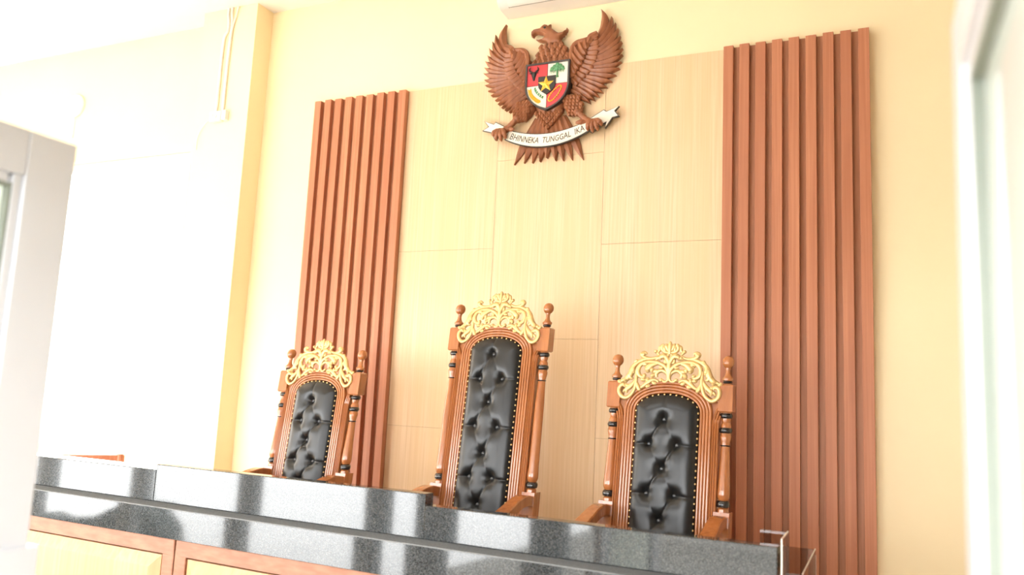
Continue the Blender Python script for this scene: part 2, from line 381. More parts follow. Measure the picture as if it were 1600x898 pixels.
# ------------------------------------------------------------------ chairs
def lean(p):
    x, y, z = p
    return (x, y+(max(z, .46)-1.45)*.128, z)
def make_chair(name, label, dz, loc, rz):
    t = thing(name, label, 'chair', loc, rz, 'carved judges chairs behind the bench')
    up = lambda z: z+dz if z > .86 else z           # the tall chair is stretched in the shaft of its posts
    WX = .285
    # --- posts
    for s in (-1, 1):
        cx, cy = s*WX, .012
        lf = lambda p: lean(p)
        mb = MB(); hb = .034
        z0, z1 = up(1.177), up(1.312)
        c = .006
        for zz in ((z0, z1),):
            ring = lambda k, z: [(cx+a*(hb-k), cy+b*(hb-k), z) for a, b in ((-1, -1), (1, -1), (1, 1), (-1, 1))]
            vs = ring(c, zz[0])+ring(0, zz[0]+c)+ring(0, zz[1]-c)+ring(c, zz[1])
            mb.add(vs, [(i*4+k, i*4+(k+1) % 4, (i+1)*4+(k+1) % 4, (i+1)*4+k) for i in range(3) for k in range(4)]+[(0, 1, 2, 3), (12, 13, 14, 15)])
        mb.lathe(cx, cy, [(.023, up(1.180)), (.023, up(1.140)), (.019, up(1.128)), (.024, up(1.118)), (.025, up(1.108)), (.025, up(1.070)), (.0275, up(1.066)), (.027, up(1.056)), (.0235, up(1.040)),
                          (.0205, up(1.024)), (.0205, up(1.012)), (.0212, up(1.0)), (.0228, up(.96)), (.0255, up(.90)), (.0282, .85), (.0300, .815), (.0305, .80), (.030, .785), (.025, .772), (.020, .765), (.020, .735), (.026, .728), (.026, .715)], 24)
        hb2 = .037
        mb.box(cx-hb2, cx+hb2, cy-hb2, cy+hb2, .585, .716)
        mb.lathe(cx, cy, [(.024, .59), (.020, .575), (.030, .555), (.033, .53), (.026, .50), (.022, .47), (.030, .455), (.034, .45), (.034, .10), (.026, .08), (.024, .0)], 20)
        post = mb.build('post', M['chair'], t, smooth=35, tf=lf)
        fi = MB()
        fi.lathe(cx, cy, [(.001, up(1.453)), (.012, up(1.451)), (.022, up(1.444)), (.028, up(1.432)), (.0295, up(1.421)), (.028, up(1.410)), (.021, up(1.399)), (.013, up(1.393)), (.012, up(1.388)), (.0105, up(1.378)), (.0125, up(1.362)), (.018, up(1.350)),
                          (.026, up(1.344)), (.027, up(1.338)), (.025, up(1.331)), (.018, up(1.328)), (.017, up(1.311))], 22)
        fi.build('finial', M['chair'], post, smooth=35, tf=lf)
        for (za, zb, ra) in ((1.329, 1.318, .0235), (1.172, 1.150, .0305), (1.104, 1.080, .0315), (1.024, 1.016, .0245)):
            r = MB(); n = 7; pr = [(ra-.006, up(za)+.001)]
            for k in range(n+1):
                q = k/n; pr.append((ra-.005+.005*math.sin(PI*q), up(za+(zb-za)*q)))
            pr.append((ra-.006, up(zb)-.001)); r.lathe(cx, cy, pr, 22)
            r.build('turned_ring', M['ebony'], post, smooth=50, tf=lf)
        r = MB(); r.lathe(cx, cy, [(.02, .768), (.026, .766), (.031, .758), (.0315, .748), (.029, .738), (.02, .734)], 22)
        r.build('turned_ring', M['ebony'], post, smooth=50, tf=lf)
    # --- back frame: reeds swept round the leather, side reeds, board behind
    HW = .163; ZS = up(1.166); RISE = .092; ZB = .44
    def arch(x, hw=HW, rise=RISE): return ZS+rise*(max(0, 1-(abs(x)/hw)**2.15))**.5
    outline = [(-HW, ZB+(ZS-ZB)*k/24) for k in range(25)]
    for k in range(1, 40):
        a = PI*(1-k/40); ca, sa = math.cos(a), math.sin(a)
        outline.append((HW*math.copysign(abs(ca)**.93, ca), ZS+RISE*sa**.93))
    outline += [(HW, ZS-(ZS-ZB)*k/24) for k in range(25)]
    nor = []
    for i in range(len(outline)):
        a, b = outline[max(0, i-1)], outline[min(len(outline)-1, i+1)]
        d = math.hypot(b[0]-a[0], b[1]-a[1]); nor.append((-(b[1]-a[1])/d, (b[0]-a[0])/d))
    BAND = .060
    fr = MB(); rows = []
    for (x, z), (nx, nz) in zip(outline, nor):
        row = [(x+nx*-.004, .0, z+nz*-.004)]
        for j in range(33):
            o_ = BAND*j/32; ph = (j/32*4) % 1
            hgt = .016+.0075*math.sqrt(max(0, 1-(2*ph-1)**2)) if j not in (0, 32) else .014
            row.append((x+nx*o_, -hgt, z+nz*o_))
        row.append((x+nx*BAND, .0, z+nz*BAND)); rows.append(row)
    fr.grid(rows)
    for s in (-1, 1):
        for q in (0, 1, 2):
            x0 = HW+BAND+.0055+q*.0115
            pth = [(s*x0, -.008, ZB), (s*x0, -.008, up(1.08)), (s*(x0+.002), -.008, up(1.125)), (s*(x0+.010), -.008, up(1.160+.004*(2-q))), (s*(x0+.026-.004*q), -.008, up(1.186+.006*(2-q))), (s*(x0+.048-.008*q), -.008, up(1.200+.009*(2-q)))]
            pp = spline(pth, 6); fr.tube([p for p in pp if abs(p[0]) < .262], .0062, 8, flat=1.9)
    bd = [(-.256, ZB), (-.256, up(1.215))]+[(-.20+.0*k, up(1.235)) for k in range(1)]
    for k in range(21):
        x = -.20+.4*k/20; bd.append((x, ZS+.01+(RISE+.045)*(max(0, 1-(abs(x)/.232)**2.2))**.5))
    bd += [(.256, up(1.215)), (.256, ZB)]
    fr.prism(bd, .026, -.004)
    fr.build('back_frame', M['chair'], t, smooth=40, tf=lean)
    # --- buttoned leather
    if dz > .1: rowz = [1.442, 1.303, 1.175, 1.040, .897, .768, .628, .50]
    else: rowz = [1.130, 1.008, .892, .771, .650, .53]
    off = -.010
    btn = []; 
    for i, z in enumerate(rowz):
        btn += [(0.0+off, z)] if i % 2 == 0 else [(-.070+off, z), (.070+off, z)]
    seg = []
    for i, z in enumerate(rowz):
        if i % 2 == 0:
            for zz in ((rowz[i+1] if i+1 < len(rowz) else None), (rowz[i-1] if i else None)):
                if zz is not None:
                    for sx in (-1, 1): seg.append(((off, z), (sx*.070+off, zz), 1.0 if (sx > 0) == (zz > z) else .40))
        else:
            for sx in (-1, 1): seg.append(((sx*.070+off, z), (sx*.17, z-.004), .8))
    seg.append(((off, rowz[0]), (off+.006, 1.26+dz), .45))
    lm = MB(); NX, NZ = 84, (150 if dz < .1 else 195); rows = []
    def hgt(x, z):
        top = arch(x); de = min(HW-abs(x), (top-z)*.95)
        e = min(1, max(0, de)/.078); h = .052*math.sqrt(max(0, 1-(1-e)**2))
        d = min(math.hypot(x-b[0], (z-b[1])) for b in btn)
        cr = 0
        for (a, b, k) in seg:
            vx, vz = b[0]-a[0], b[1]-a[1]; L2 = vx*vx+vz*vz
            u = max(0, min(1, ((x-a[0])*vx+(z-a[1])*vz)/L2)); ds = math.hypot(x-a[0]-vx*u, z-a[1]-vz*u)
            cr = max(cr, k*(.0055*math.exp(-ds/.0026)+.0035*math.exp(-(ds/.011)**2)))
        return h*(1-.62*math.exp(-(d/.027)**1.45))-min(cr, h*.55)
    for i in range(NZ+1):
        row = []
        for j in range(NX+1):
            x = -HW*.998+2*HW*.998*(.5-.5*math.cos(PI*j/NX)*1.0)
            x = .35*x+.65*(-HW*.998+2*HW*.998*j/NX)
            top = arch(x); z = ZB+(top-ZB)*(i/NZ)
            row.append((x, -.004-hgt(x, z), z))
        rows.append(row)
    lm.grid(rows)
    bk = lm.build('backrest', M['leather'], t, smooth=180, tf=lean)
    for (x, z) in btn:
        b = MB(); b.ball((x, -.004-hgt(x, z)-.006, z), .0122, 14, 8, sy=.65)
        b.build('button', M['button'], bk, smooth=180, tf=lean)
    # nail heads round the leather
    nm = MB(); inner = [(x-nx*.006, z-nz*.006) for (x, z), (nx, nz) in zip(outline, nor)]
    tot = sum(math.dist(a, b) for a, b in zip(inner, inner[1:])); k = int(tot/.030)
    for i in range(k+1):
        x, z = interp(inner, i/k); nm.ball((x, -.024, z), .0055, 8, 5)
    tag(nm.build('nailhead_trim', M['goldpin'], bk, smooth=180, tf=lean), 'row of brass nail heads')
    # --- gilded crest, pierced scrolls
    c = MB(); 
    def stroke(pts, r, rel=0.0, n=6, flat=.85):
        for s in (-1, 1):
            pp = spline([(s*(x+.008), z) for x, z in pts], n); m = len(pp); rr = []
            for i in range(m):
                q = i/(m-1)*(len(r)-1); a = int(min(q, len(r)-2)); rr.append(r[a]+(r[a+1]-r[a])*(q-a))
            c.tube([(x, -.020-rel, up(1.2)+(z-1.2)) for x, z in pp], [q*1.34 for q in rr], 8, flat=flat)
    def dot(x, z, r, rel=.0):
        for s in (-1, 1): c.ball((s*(x+.008), -.022-rel, up(1.2)+z-1.2), r*1.15, 10, 7)
    stroke([(-.045, 1.324), (-.029, 1.315), (-.014, 1.323), (-.012, 1.343), (-.021, 1.36), (-.042, 1.371), (-.062, 1.367), (-.074, 1.353), (-.070, 1.337)], [.006, .005, .006, .007, .008, .009, .006])
    dot(-.047, 1.324, .0085)
    stroke([(-.060, 1.368), (-.082, 1.366), (-.098, 1.362)], [.007, .010, .004])
    stroke([(-.010, 1.33), (-.010, 1.352), (-.018, 1.378), (-.042, 1.4), (-.075, 1.412), (-.112, 1.414), (-.141, 1.407), (-.161, 1.393), (-.169, 1.37), (-.162, 1.346), (-.143, 1.335), (-.129, 1.343)], [.006, .007, .008, .008, .007, .007, .008, .009, .009, .008, .006], .004)
    dot(-.134, 1.345, .009, .003)
    stroke([(-.062, 1.408), (-.082, 1.404), (-.104, 1.393), (-.118, 1.375), (-.114, 1.359)], [.005, .009, .012, .012, .005], .004)
    stroke([(-.100, 1.398), (-.122, 1.396), (-.136, 1.386)], [.006, .010, .003], .002)
    stroke([(-.104, 1.388), (-.096, 1.374), (-.098, 1.360)], [.006, .009, .004], .005)
    stroke([(-.064, 1.447), (-.078, 1.437), (-.1, 1.431), (-.129, 1.429), (-.162, 1.417), (-.187, 1.4), (-.201, 1.378), (-.208, 1.353), (-.227, 1.326), (-.258, 1.313)], [.005, .006, .006, .007, .008, .009, .011, .013, .011, .006])
    stroke([(-.182, 1.398), (-.196, 1.384), (-.196, 1.366), (-.188, 1.352)], [.004, .009, .011, .004], .003)
    stroke([(-.205, 1.36), (-.214, 1.346), (-.205, 1.33), (-.192, 1.328)], [.006, .011, .008, .003], .003)
    stroke([(-.222, 1.332), (-.234, 1.318), (-.226, 1.306)], [.008, .012, .004], .002)
    stroke([(-.179, 1.372), (-.177, 1.348), (-.175, 1.322), (-.18, 1.285), (-.193, 1.253), (-.216, 1.232), (-.236, 1.229), (-.256, 1.244), (-.264, 1.266), (-.259, 1.286), (-.243, 1.294), (-.234, 1.284)], [.005, .006, .007, .007, .007, .008, .008, .008, .008, .007, .004], .004)
    stroke([(-.178, 1.328), (-.190, 1.305), (-.205, 1.287), (-.222, 1.272), (-.222, 1.252)], [.005, .008, .010, .010, .004], .002)
    stroke([(-.206, 1.287), (-.224, 1.290), (-.238, 1.302)], [.006, .008, .003])
    stroke([(-.218, 1.272), (-.236, 1.266), (-.243, 1.254)], [.006, .007, .003])
    stroke([(-.256, 1.304), (-.266, 1.310), (-.272, 1.318)], [.006, .008, .005])
    stroke([(-.177, 1.34), (-.174, 1.31), (-.165, 1.288), (-.158, 1.276)], [.005, .006, .009, .009], .003)
    dot(-.157, 1.274, .010)
    stroke([(-.170, 1.300), (-.156, 1.285), (-.142, 1.287), (-.128, 1.298), (-.118, 1.307), (-.094, 1.322), (-.074, 1.322), (-.060, 1.313)], [.004, .006, .007, .009, .010, .008, .006, .005])
    stroke([(-.126, 1.298), (-.114, 1.290), (-.104, 1.297)], [.006, .009, .006])
    stroke([(-.112, 1.308), (-.120, 1.322), (-.112, 1.334)], [.006, .009, .004])
    stroke([(-.095, 1.318), (-.082, 1.306), (-.070, 1.308)], [.005, .008, .005])
    stroke([(-.008, 1.463), (-.030, 1.465), (-.045, 1.476), (-.049, 1.492), (-.040, 1.503)], [.006, .008, .008, .009, .007], .003)
    stroke([(-.045, 1.476), (-.056, 1.490), (-.062, 1.486), (-.064, 1.474), (-.072, 1.464)], [.006, .008, .007, .007, .005])
    dot(-.082, 1.467, .0085)
    stroke([(-.064, 1.451), (-.072, 1.458), (-.082, 1.467)], [.005, .006, .006])
    stroke([(-.009, 1.466), (-.020, 1.480), (-.027, 1.496), (-.026, 1.508)], [.005, .008, .009, .005], .004)
    stroke([(-.008, 1.466), (-.014, 1.486), (-.014, 1.506)], [.005, .006, .004], .006)
    stroke([(-.1, 1.431), (-.125, 1.433), (-.144, 1.440), (-.152, 1.452), (-.142, 1.460), (-.128, 1.455)], [.005, .007, .009, .011, .008, .004])
    dot(-.146, 1.452, .010)
    stroke([(-.008, 1.345), (-.014, 1.378), (-.010, 1.405), (-.022, 1.434), (-.039, 1.444), (-.054, 1.437), (-.056, 1.424)], [.004, .007, .008, .010, .012, .010, .004], .005)
    stroke([(-.050, 1.436), (-.066, 1.434), (-.078, 1.424)], [.008, .010, .004], .002)
    stroke([(-.024, 1.436), (-.018, 1.450), (-.010, 1.462)], [.006, .007, .005], .002)
    stroke([(-.030, 1.428), (-.030, 1.414), (-.020, 1.408)], [.006, .007, .004], .002)
    stroke([(-.120, 1.414), (-.128, 1.402), (-.146, 1.398)], [.004, .009, .004], .006)
    stroke([(-.034, 1.396), (-.046, 1.386), (-.060, 1.386)], [.004, .008, .003], .006)
    stroke([(-.150, 1.338), (-.142, 1.324), (-.128, 1.322)], [.004, .009, .004], .003)
    stroke([(-.080, 1.352), (-.092, 1.344), (-.092, 1.332)], [.005, .009, .004], .003)
    stroke([(-.240, 1.302), (-.250, 1.296), (-.256, 1.288)], [.004, .007, .004], .003)
    stroke([(-.168, 1.418), (-.180, 1.416), (-.190, 1.408)], [.004, .008, .004], .003)
    stroke([(-.030, 1.465), (-.036, 1.482), (-.034, 1.500)], [.004, .009, .005], .004)
    c.tube([(0, -.026, up(1.2)+z-1.2) for z in (1.34, 1.37, 1.40, 1.425, 1.44)], [.004, .009, .013, .009, .003], 10, flat=.8)
    c.tube([(0, -.028, up(1.2)+z-1.2) for z in (1.455, 1.475, 1.495, 1.512, 1.520)], [.006, .010, .012, .009, .003], 10, flat=.8)
    c.build('crest', M['gold'], t, smooth=60, tf=lean)
    # --- arms, seat and legs
    for s in (-1, 1):
        a = MB(); pth = spline([(-.02, .668), (-.10, .682), (-.19, .668), (-.29, .636), (-.38, .612), (-.46, .606), (-.51, .618)], 5); rows = []
        y0 = -.086
        for (y, z) in pth:
            hw = .033+.010*max(0, (-y-.2)/.3); hh = .026
            cx = s*(WX+.01*max(0, -y)/.5)
            rows.append([(cx+hw*a_, y+y0, z+hh*b_) for a_, b_ in ((-1, -1), (-1, .8), (-.85, 1), (.85, 1), (1, .8), (1, -1), (-1, -1))])
        a.grid(rows); a.add(rows[0], [(0, 1, 2, 3, 4, 5)]); a.add(rows[-1], [(0, 1, 2, 3, 4, 5)])
        cx = s*(WX+.01)
        a.lathe(cx, y0-.50, [(.036*math.sin(PI*k/10)+.001, .595+.036*-math.cos(PI*k/10)) for k in range(11)], 16)
        a.build('armrest', M['chair'], t, smooth=35)
        b = MB(); b.lathe(s*WX, y0-.40, [(.026, .592), (.026, .57), (.018, .56), (.024, .54), (.030, .52), (.022, .49), (.018, .47), (.030, .455), (.030, .32)], 18)
        b.build('arm_support', M['chair'], t, smooth=35)
        l = MB(); l.lathe(s*WX, y0-.40, [(.036, .33), (.036, .30), (.026, .28), (.036, .22), (.038, .19), (.026, .13), (.022, .06), (.034, .03), (.030, .0)], 18)
        l.build('leg', M['chair'], t, smooth=35)
    a = MB(); a.box(-.255, .255, -.53, -.10, .32, .43); a.build('seat_frame', M['chair'], t, smooth=0, bevel=.008)
    q = MB(); q.pillow([(-.245, -.50), (.245, -.50), (.245, -.135), (-.245, -.135)], 0, .06, .035, .08)
    q.build('seat', M['leather'], t, smooth=180, tf=lambda p: (p[0], p[2], .432-p[1]))
    return t
ROT = -.052
make_chair('judge_chair', 'tallest carved wooden chair with gold crest, middle of the three', .282, (.376, -.64, PZ), ROT)
make_chair('judge_chair', 'shorter gold-crested chair with buttoned black leather, in front of the left batten panel', 0, (-.853, -.585, PZ), ROT)
make_chair('judge_chair', 'shorter gold-crested chair with buttoned black leather, overlapping the right batten panel', 0, (1.378, -.704, PZ), ROT)

# ------------------------------------------------------------------ bench
be = thing('judges_bench', 'long bench with polished grey granite upstand over red brown and pale oak panels', 'bench', (.5, -2.0, 0), -.050)
BXL, BXR = -2.32, 1.545
for (x0, x1, z1, th) in ((BXL, -1.236, 1.212, .13), (-1.2345, .250, 1.237, .06), (.2515, BXR, 1.194, .06)):
    bx('granite_upstand', M['granite'], (x0, x1, 0, th, 1.070, z1), be, bevel=.003)
mb = MB(); mb.add([(x, y, z) for x in (BXL, BXR+.004) for y, z in ((.06, .930), (-.060, .930), (-.060, 1.059), (.0, 1.0695), (.06, 1.0695))],
       [(0, 1, 2, 3, 4), (5, 6, 7, 8, 9)]+[(i, (i+1) % 5, 5+(i+1) % 5, 5+i) for i in range(5)])
mb.build('granite_fascia', M['granite'], be, smooth=0, bevel=.001)
mb = MB(); mb.add([(x, y, z) for x in (BXL, BXR+.004) for y, z in ((-.001, 1.0697), (-.0605, 1.0593), (-.0605, 1.0545), (-.0603, 1.0545), (-.0603, 1.0591), (-.001, 1.0694))],
       [(0, 1, 2, 3, 4, 5), (6, 7, 8, 9, 10, 11)]+[(i, (i+1) % 6, 6+(i+1) % 6, 6+i) for i in range(6)])
mb.build('ledge_edge', M['ledge_sheen'], be, smooth=0)
bx('worktop', M['granite'], (BXL, 1.42, .131, .58, 1.075, 1.105), be, bevel=.003)
bx('carcass', M['slat'], (BXL+.02, 1.44, .0, .16, .0, .929), be)
pw = 1.29; j0 = -.525-.5
for k in (-1, 0, 1):
    x0, x1 = j0+k*pw+.006, j0+(k+1)*pw-.006; z0, z1 = .10, .926; fw = .068
    if k == 1: x1 = BXR
    mb = MB()
    for b in ((x0, x1, -.035, 0, z1-fw, z1), (x0, x1, -.035, 0, z0, z0+fw), (x0, x0+fw, -.035, 0, z0+fw, z1-fw), (x1-fw, x1, -.035, 0, z0+fw, z1-fw)): mb.box(*b)
    fp = mb.build('front_panel', M['benchwood'], be, smooth=0, bevel=.004)
    mb = MB(); a0, a1, c0, c1 = x0+fw+.008, x1-fw-.008, z0+fw+.008, z1-fw-.008; w = .055
    ring = lambda k_, y: [(a0+k_, y, c0+k_), (a1-k_, y, c0+k_), (a1-k_, y, c1-k_), (a0+k_, y, c1-k_)]
    vs = ring(0, 0)+ring(0, -.030)+ring(w, -.052)
    mb.add(vs, [(i*4+q, i*4+(q+1) % 4, (i+1)*4+(q+1) % 4, (i+1)*4+q) for i in range(2) for q in range(4)]+[(0, 1, 2, 3), (8, 9, 10, 11)])
    mb.build('raised_panel', M['benchpanel'], fp, smooth=0)
bx('plinth', M['black'], (BXL+.02, BXR-.02, -.02, 0, 0, .099), be)

# ------------------------------------------------------------------ clear acrylic pieces at the bench's right end
def edge_box(mb, *b): mb.box(*b)
t = thing('acrylic_guard', 'small clear acrylic corner guard at the right end of granite upstand', 'acrylic guard', (2.056, -1.98, 1.07))
bx('side_panel', M['acrylic'], (-.002, .003, -.105, .085, -.14, .150), t)
bx('back_panel', M['acrylic'], (-.088, -.0025, .080, .085, .036, .150), t)
mb = MB(); mb.box(-.0015, .0025, -.105, .085, .1502, .1525); mb.box(-.0015, .0025, -.1075, -.1052, -.14, .1525)
mb.build('edge_glint_strip', M['edge_glint'], t, smooth=0)
t = thing('acrylic_stand', 'tall clear acrylic box stand beside the right end of bench', 'acrylic stand', (2.06, -1.80, 0))
bx('side_panel', M['acrylic'], (.053, .057, -.27, .27, 0, 1.120), t)
bx('back_panel', M['acrylic'], (-.085, .0525, .266, .270, 0, 1.120), t)
bx('front_panel', M['acrylic'], (.006, .0525, -.27, -.266, 0, 1.120), t)
bx('base', M['acrylic'], (.006, .0525, -.2655, .2655, 0, .004), t)
mb = MB(); mb.box(.0535, .0565, -.27, .27, 1.1202, 1.1225); mb.box(.0535, .0575, .2702, .273, 0, 1.10)
mb.build('edge_glint_strip', M['edge_glint'], t, smooth=0)

# ------------------------------------------------------------------ glass doors, standing open
def door(name, x, ys, yh, thick, zt, rz=0):
    r = bpy.data.objects.new(name, None); COL.objects.link(r); r.location = (x, yh, 0); r.rotation_euler = (0, 0, rz); r['kind'] = 'structure'
    Lg = ys-yh; sw = .105; rt = .095; h = thick/2
    mb = MB(); mb.box(-h, h, Lg-sw, Lg, .0, zt); mb.box(-h+.006, h-.006, Lg-sw-.020, Lg-sw, .12, zt-rt)
    mb.build('stile', M['alu'], r, smooth=0, bevel=.003)
    mb = MB(); mb.box(-h, h, 0, sw, .0, zt); mb.box(-h+.006, h-.006, sw, sw+.020, .12, zt-rt); mb.build('stile', M['alu'], r, smooth=0, bevel=.003)
    mb = MB(); mb.box(-h, h, sw+.001, Lg-sw-.001, zt-rt, zt); mb.box(-h+.006, h-.006, sw+.03, Lg-sw-.03, zt-rt-.02, zt-rt); mb.build('top_rail', M['alu'], r, smooth=0, bevel=.003)
    bx('bottom_rail', M['alu'], (-h, h, sw+.001, Lg-sw-.001, .0, .12), r, bevel=.003)
    mb = MB(); q = h-.007
    mb.box(-q, q, Lg-sw-.026, Lg-sw-.0205, .12, zt-rt-.02); mb.box(-q, q, sw+.0205, sw+.026, .12, zt-rt-.02)
    mb.box(-q, q, sw+.027, Lg-sw-.027, zt-rt-.028, zt-rt-.021)
    mb.build('gasket', M['gasket'], r, smooth=0)
    bx('glass_pane', M['frosted'], (-.003, .003, sw+.03, Lg-sw-.03, .12, zt-rt-.02), r)
    return r, Lg, h, sw
ZD = 2.1
dl, Lg, h, sw = door('door_1', .755, -3.643, -4.57, .045, ZD)
bx('lock_rail', M['alu'], (-h-.012, h+.012, .0, Lg+.018, .92, 1.27), dl, bevel=.003)
dr, Lg, h, sw = door('door_2', 2.452, -3.67, -4.57, .045, ZD)
mb = MB(); mb.box(.62, .73, -4.70, -4.605, 0, FH); mb.box(2.48, 2.59, -4.70, -4.605, 0, FH); mb.box(.731, 2.479, -4.70, -4.605, 2.13, FH)
struct(mb.build('door_3', M['alu'], smooth=0, bevel=.004))

# ------------------------------------------------------------------ fittings on the walls
t = thing('air_conditioner', 'white split air conditioner on wall above the carved eagle', 'air conditioner', (.02, YB, 4.225))
prof = [(0, 0), (-.13, .004), (-.165, .018), (-.195, .045), (-.212, .09), (-.216, .14), (-.205, .26), (-.17, .295), (0, .30)]
mb = MB(); n = len(prof)
mb.add([(x, y, z) for x in (0, .86) for y, z in prof], [(i, (i+1) % n, n+(i+1) % n, n+i) for i in range(n)]+[tuple(range(n)), tuple(range(n, 2*n))])
mb.build('body', M['plastic'], t, smooth=50, bevel=.004)
mb = MB(); rows = [[(x, y, z) for y, z in [(-.150, .009), (-.171, .017), (-.200, .044), (-.217, .09)]] for x in (.075, .80)]
mb.grid(rows); mb.grid([[(x, y+.004, z+.004) for x, y, z in r] for r in rows]); mb.build('louvre_flap', M['white'], t, smooth=60)
mb = MB(); mb.grid([[(x, y-.0003, z-.0006) for y, z in [(-.146, .0075), (-.150, .009)]] for x in (.072, .803)]); mb.box(.071, .0735, -.150, -.146, .006, .012)
mb.build('flap_gap', M['gasket'], t, smooth=0)

t = thing('power_outlet', 'white surface power outlet with two conduits high on the pillar', 'power outlet', (-2.36, -.162, 3.70))
bx('outlet_box', M['plastic'], (-.075, .040, -.045, 0, -.035, .045), t, bevel=.006)
bx('outlet_box', M['plastic'], (.042, .085, -.040, 0, -.030, .050), t, bevel=.006)
mb = MB(); mb.lathe(0, 0, [(.022, 0), (.022, .006), (.018, .008), (.018, .003), (.001, .003)], 16)
mb.build('socket', M['white'], t, smooth=40, tf=lambda p: (p[0]-.018, -.045-p[2], p[1]+.006))
for (xa, xb) in ((-.040, .0), (.028, .035)):
    mb = MB(); mb.tube(spline([(xa, -.012, .045), (xa, -.012, .40), (xa+.006, -.012, .66), (xb, -.012, .72), (xb, -.012, .80), (xb-.012, -.012, .86), (xb-.012, -.012, .915)], 4), .010, 10)
    mb.build('conduit', M['plastic'], t, smooth=60)
mb = MB(); mb.tube(spline([(.030, -.012, .60), (.045, -.012, .75), (.075, -.012, .86), (.085, -.012, .915)], 5), .006, 8); mb.build('cable', M['plastic'], t, smooth=60)
mb = MB(); mb.tube(spline([(-.070, -.02, -.0), (-.12, -.015, -.02), (-.18, -.012, -.075), (-.215, -.010, -.15), (-.22, -.006, -.24)], 5), .003, 6); mb.build('cable', M['plastic'], t, smooth=60)

t = thing('wall_fixture', 'round white disc fixture with thin cord on wall above the window', 'wall fixture', (-4.297, YB, 4.079))
mb = MB(); mb.lathe(0, 0, [(.105, 0), (.108, .012), (.104, .026), (.09, .036), (.04, .042), (.001, .043)], 32)
mb.build('disc', M['white'], t, smooth=40, tf=lambda p: (p[0], -p[2], p[1]))
mb = MB(); mb.tube([(0, -.008, -.10), (.004, -.008, -.2), (.001, -.008, -.30)], .003, 6); mb.build('cord', M['plastic'], t, smooth=60)

# wooden chair standing turned in front of the window
t = thing('wooden_chair', 'plain reddish wooden chair top showing over the left end of bench, below the window', 'chair', (-2.86, -.62, PZ-.0), .95)
CW = .23
for s in (-1, 1):
    mb = MB(); mb.tube([(s*CW, 0, .0), (s*CW, 0, .45), (s*CW, .03, .665)], [.022, .022, .024], 10); mb.build('back_post', M['slat'], t, smooth=40)
    mb = MB(); mb.lathe(s*CW, -.40, [(.022, .44), (.016, .0)], 12); mb.build('leg', M['slat'], t, smooth=40)
bx('top_rail', M['slat'], (-CW-.03, CW+.03, .012, .050, .585, .662), t, bevel=.006)
bx('seat', M['slat'], (-CW-.02, CW+.02, -.43, .03, .44, .475), t, bevel=.006)

# ------------------------------------------------------------------ the carved emblem
em = thing('eagle_emblem', 'carved brown wooden eagle emblem with painted shield and motto ribbon high on wall', 'emblem', (.37, 0, 3.66))
RT = [(.341, .51), (.417, .444), (.442, .401), (.463, .355), (.477, .306), (.489, .263), (.495, .218), (.496, .174), (.490, .128), (.478, .085), (.456, .043), (.428, .004), (.398, -.032), (.372, -.064), (.346, -.090), (.318, -.112), (.288, -.128)]
RR = [(.331, .332), (.342, .302), (.347, .259), (.345, .209), (.336, .161), (.31, .108), (.269, .057), (.214, .007), (.172, -.020), (.150, -.050)]
CA = [(.331, .325), (.343, .274), (.343, .224), (.337, .182), (.326, .145), (.306, .106), (.279, .070), (.246, .038), (.207, .004)]
CB = [(.264, .303), (.268, .263), (.264, .221), (.257, .179), (.240, .142), (.214, .108), (.190, .074), (.166, .048)]
ED = [(.331, .332), (.261, .302), (.196, .288), (.165, .256), (.156, .207), (.158, .164), (.163, .10)]
for s in (-1, 1):
    w = MB(); X = lambda p: (s*p[0], p[1])
    n = len(RT)
    for i, tip in enumerate(RT):
        u = i/(n-1); r = interp(RR, min(1, u**.92))
        # start the blade a little inside the covert rows
        cx, cz = .20, .16
        d = math.hypot(cx-r[0], cz-r[1]); r = (r[0]+(cx-r[0])/d*.03, r[1]+(cz-r[1])/d*.03)
        mid = ((r[0]+tip[0])/2, (r[1]+tip[1])/2); dx, dz = tip[0]-r[0], tip[1]-r[1]
        if i == 0: pc = (.408, .405)
        else:
            k = .26*(1-u)-.10*u
            pc = (mid[0]+dz*k, mid[1]-dx*k)
        wd = .026 if i == 0 else .0225+.003*math.sin(PI*u)
        a = 1 if s > 0 else 1
        args = (X(r), X(pc), X(tip))
        if s < 0: pass
        w.blade(*args, wd*(1 if s > 0 else -1), .024, -.018-.007*(i % 2), .0, n=14, root=.75)
    for rowp, rooti, y, hh, wd in ((CA, CB, -.036, .019, .0225), (CB, ED, -.052, .018, .0225)):
        m = 11 if rowp is CA else 9
        for i in range(m):
            u = i/(m-1); e = interp(rowp, u); r = interp(rooti, u)
            mid = ((r[0]+e[0])/2, (r[1]+e[1])/2-.004)
            dx, dz = e[0]-r[0], e[1]-r[1]; dd = math.hypot(dx, dz) or 1
            w.blade(X(r), X((mid[0]+dz*.08, mid[1]-dx*.08)), X(e), wd*(1 if s > 0 else -1), hh, y, .0, n=9, root=.8, blunt=True)
    base = ED+[(.19, -.03)]+RR[::-1][1:]
    w.prism([X(p) for p in base], 0, -.033)
    e2 = spline([(*p,) for p in ED], 5)
    w.tube([(s*x, -.050, z) for x, z in e2], [.010+.010*math.sin(PI*i/(len(e2)-1)) for i in range(len(e2))], 8)
    w.build('wing', M['emblem'], em, smooth=35)
